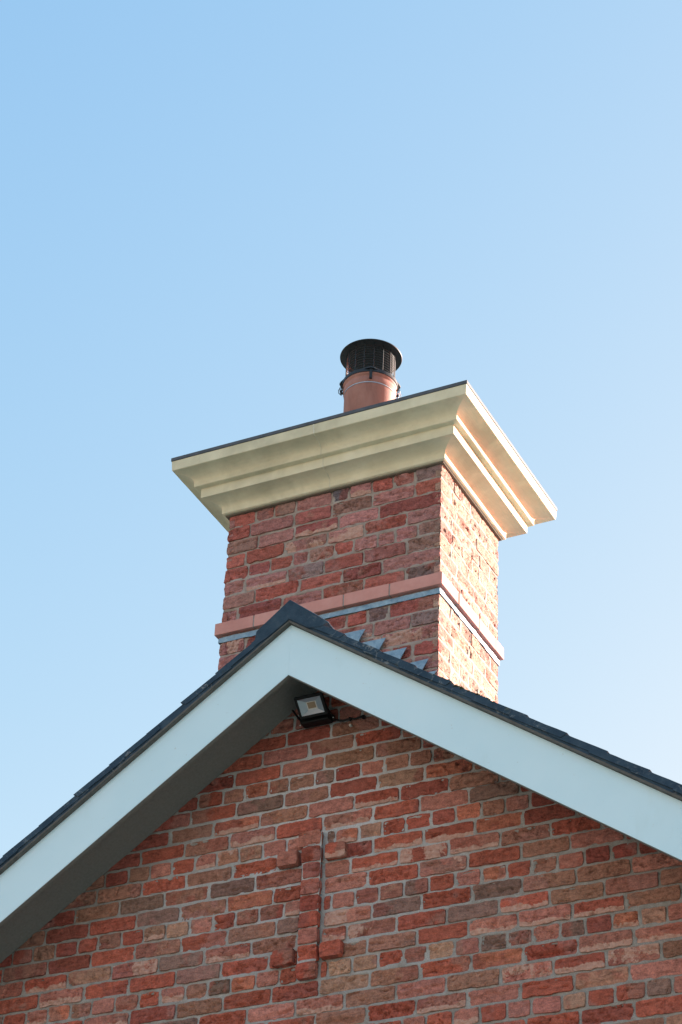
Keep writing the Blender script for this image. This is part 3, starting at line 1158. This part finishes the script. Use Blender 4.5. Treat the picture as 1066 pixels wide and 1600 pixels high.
# straps and clamps
for i, dr in enumerate((-math.pi / 2, 0, math.pi / 2, math.pi)):
    a = a0 + dr
    ca, sa = math.cos(a), math.sin(a)
    def T(x, y, z, ca=ca, sa=sa):
        return (x * ca - y * sa, x * sa + y * ca, z)
    m = MB()
    m.box((.149, -.0075, -.052), (.1525, .0075, .004), T)
    m.box((.1405, -.0075, -.060), (.1525, .0075, -.0525), T)
    m.build('strap', BLACK, cowl, bevel=.001)
    if i in (1, 3):
        m = MB()
        m.tube([T(.153, .0, -.020), T(.1545, .0, -.010), T(.160, .0, -.022), T(.1535, .0, -.062), T(.150, .0, -.070)], .0028, 8)
        m.tube([T(.151, .008, -.030), T(.166, .008, -.040), T(.164, .008, -.062), T(.150, .008, -.076)], .0022, 8)
        m.tube([T(.150, -.010, -.046), T(.150, .014, -.046)], .0045, 8)
        m.build('clip', STEEL if i == 1 else BLACK, cowl)
# galvanised band round the pot
MB().lathe([(.1352, -.078), (.1372, -.078), (.1372, -.068), (.1352, -.068)], (0, 0, 0), 96).build('clamp_band', STEEL, cowl)

# ---------------------------------------------------------------- floodlight under the apex
lamp = empty('floodlight', (.06 - .0483, -.05, H0 + .24))
tag(lamp, 'small black floodlight with square reflector fixed under the gable apex', 'floodlight')
def lw(x, y, z):
    return (x - .06, y + .05, z - .24)
# head: local frame; face centre c, along x, up-the-face direction e2, outward normal n
fb = Vector((.0735, -.100, .227)); ft = Vector((.0735, -.1535, .278))
e2 = (ft - fb).normalized(); e1 = Vector((1, 0, 0)); nn = e1.cross(e2)
if nn.y > 0: nn = -nn
fc = (fb + ft) / 2
def LT(u, v, w):
    p_ = fc + e1 * u + e2 * v + nn * w
    return lw(*p_)
m = MB()
# casing frustum with raised rim
hw, hh = .0665, .049
def quad_ring(m, a, b):      # a, b: (halfw, halfh, depth)
    vs = []
    for (w_, h_, d_) in (a, b):
        vs += [LT(-w_, -h_, d_), LT(w_, -h_, d_), LT(w_, h_, d_), LT(-w_, h_, d_)]
    m.add(vs, [(0, 1, 5, 4), (1, 2, 6, 5), (2, 3, 7, 6), (3, 0, 4, 7)])
quad_ring(m, (.0555, .0375, .003), (hw, hh, .003))
quad_ring(m, (hw, hh, .003), (hw, hh, -.014))
quad_ring(m, (hw, hh, -.014), (.052, .038, -.030))
vs = [LT(-.052, -.038, -.030), LT(.052, -.038, -.030), LT(.052, .038, -.030), LT(-.052, .038, -.030)]
m.add(vs, [(0, 3, 2, 1)])
for i in range(7):
    u = -.042 + i * .014
    m.box((u - .0015, -.034, -.040), (u + .0015, .034, -.0301), T=LT)
m.build('housing', LAMPBLACK, lamp)
m = MB()
quad_ring(m, (.0555, .0375, .0015), (.0235, .0185, -.010))
m.build('reflector', REFLECT, lamp)
m = MB()
m.box((-.0235, -.0185, -.0125), (.0235, .0185, -.0100), T=LT)
m.build('led_surround', plain('white led board', (.62, .62, .60), .5), lamp)
m = MB()
m.box((-.0185, -.0125, -.0098), (.0185, .0150, -.0085), T=LT)
for i in range(6):
    for j in range(4):
        u, v = -.0155 + i * .0062, -.0100 + j * .0070
        m.box((u - .002, v - .0018, -.0084), (u + .002, v + .0018, -.0077), T=LT)
m.build('led_chip', LED, lamp)
# driver box and U bracket on the wall
m = MB()
m.box(lw(-.012, -.062, .2145), lw(.127, -.012, .262))
m.build('driver_box', LAMPBLACK, lamp, bevel=.006)
m = MB()
for s, x in ((-1, -.020), (1, .1305)):
    m.tube([lw(x, -.012, .245), lw(x, -.06, .245), lw(x + .003 * s, -.115, .258)], .005, 6)
m.box(lw(-.024, -.014, .238), lw(.134, -.0105, .252))
m.build('bracket', LAMPBLACK, lamp)
for x, y, z in ((-.0265, -.030, .226), (.1345, -.030, .232)):
    MB().lathe([(.0001, .0), (.0032, .0), (.0032, .003), (.0001, .0042)], (0, 0, 0), 12, closed=False).build('bolt', plain('bright bolt', (.7, .7, .68), .4), lamp).location = lw(x, y, z)
# power lead clipped along the bed joint
pts = []
for i in range(15):
    t = i / 14
    pts.append(lw(.118 + (.275 - .118) * t, -.012 - .003 * math.sin(t * 9), .226 - .012 * t + .0035 * math.sin(t * 14) + (.004 if i == 14 else 0)))
m = MB().tube(pts, .0048, 8)
m.box(lw(.268, -.020, .2075), lw(.282, -.006, .2205))
m.box(lw(.205, -.020, .2115), lw(.214, -.006, .2245))
m.build('cable', LAMPBLACK, lamp)

# white wall plug beside the cable
wp = MB().lathe([(.0001, .004), (.0055, .004), (.006, .0), (.006, -.01)], (0, 0, 0), 16, closed=False).build('wall_plug', plain('white plastic plug', (.62, .6, .56), .6), house)
wp.rotation_euler = (math.pi / 2, 0, 0)
wp.location = (.160, -.008, .190)

# ---------------------------------------------------------------- eaves gutters, so the house holds up from the side
for s in (-1, 1):
    gz = ZT - SL * LX - .03
    prof = [(s * (LX + .01 + .055 * (1 - math.cos(a))), gz - .055 * math.sin(a)) for a in [math.pi * i / 10 for i in range(11)]]
    n = len(prof)
    vs = [(x, y, z) for y in (VY + .03, YB - .02) for x, z in prof]
    o = MB().add(vs, [(i, i + 1, i + 1 + n, i + n) for i in range(n - 1)]).build('gutter', BLACK, house)
    sm = o.modifiers.new('thick', 'SOLIDIFY'); sm.thickness = .003
    MB().box((s * (HALF + .0), .001, ZB - SL * LX - .012), (s * (LX - .01), YB - .02, ZB - SL * LX + .012)).build('eaves_board', BOARD, house)
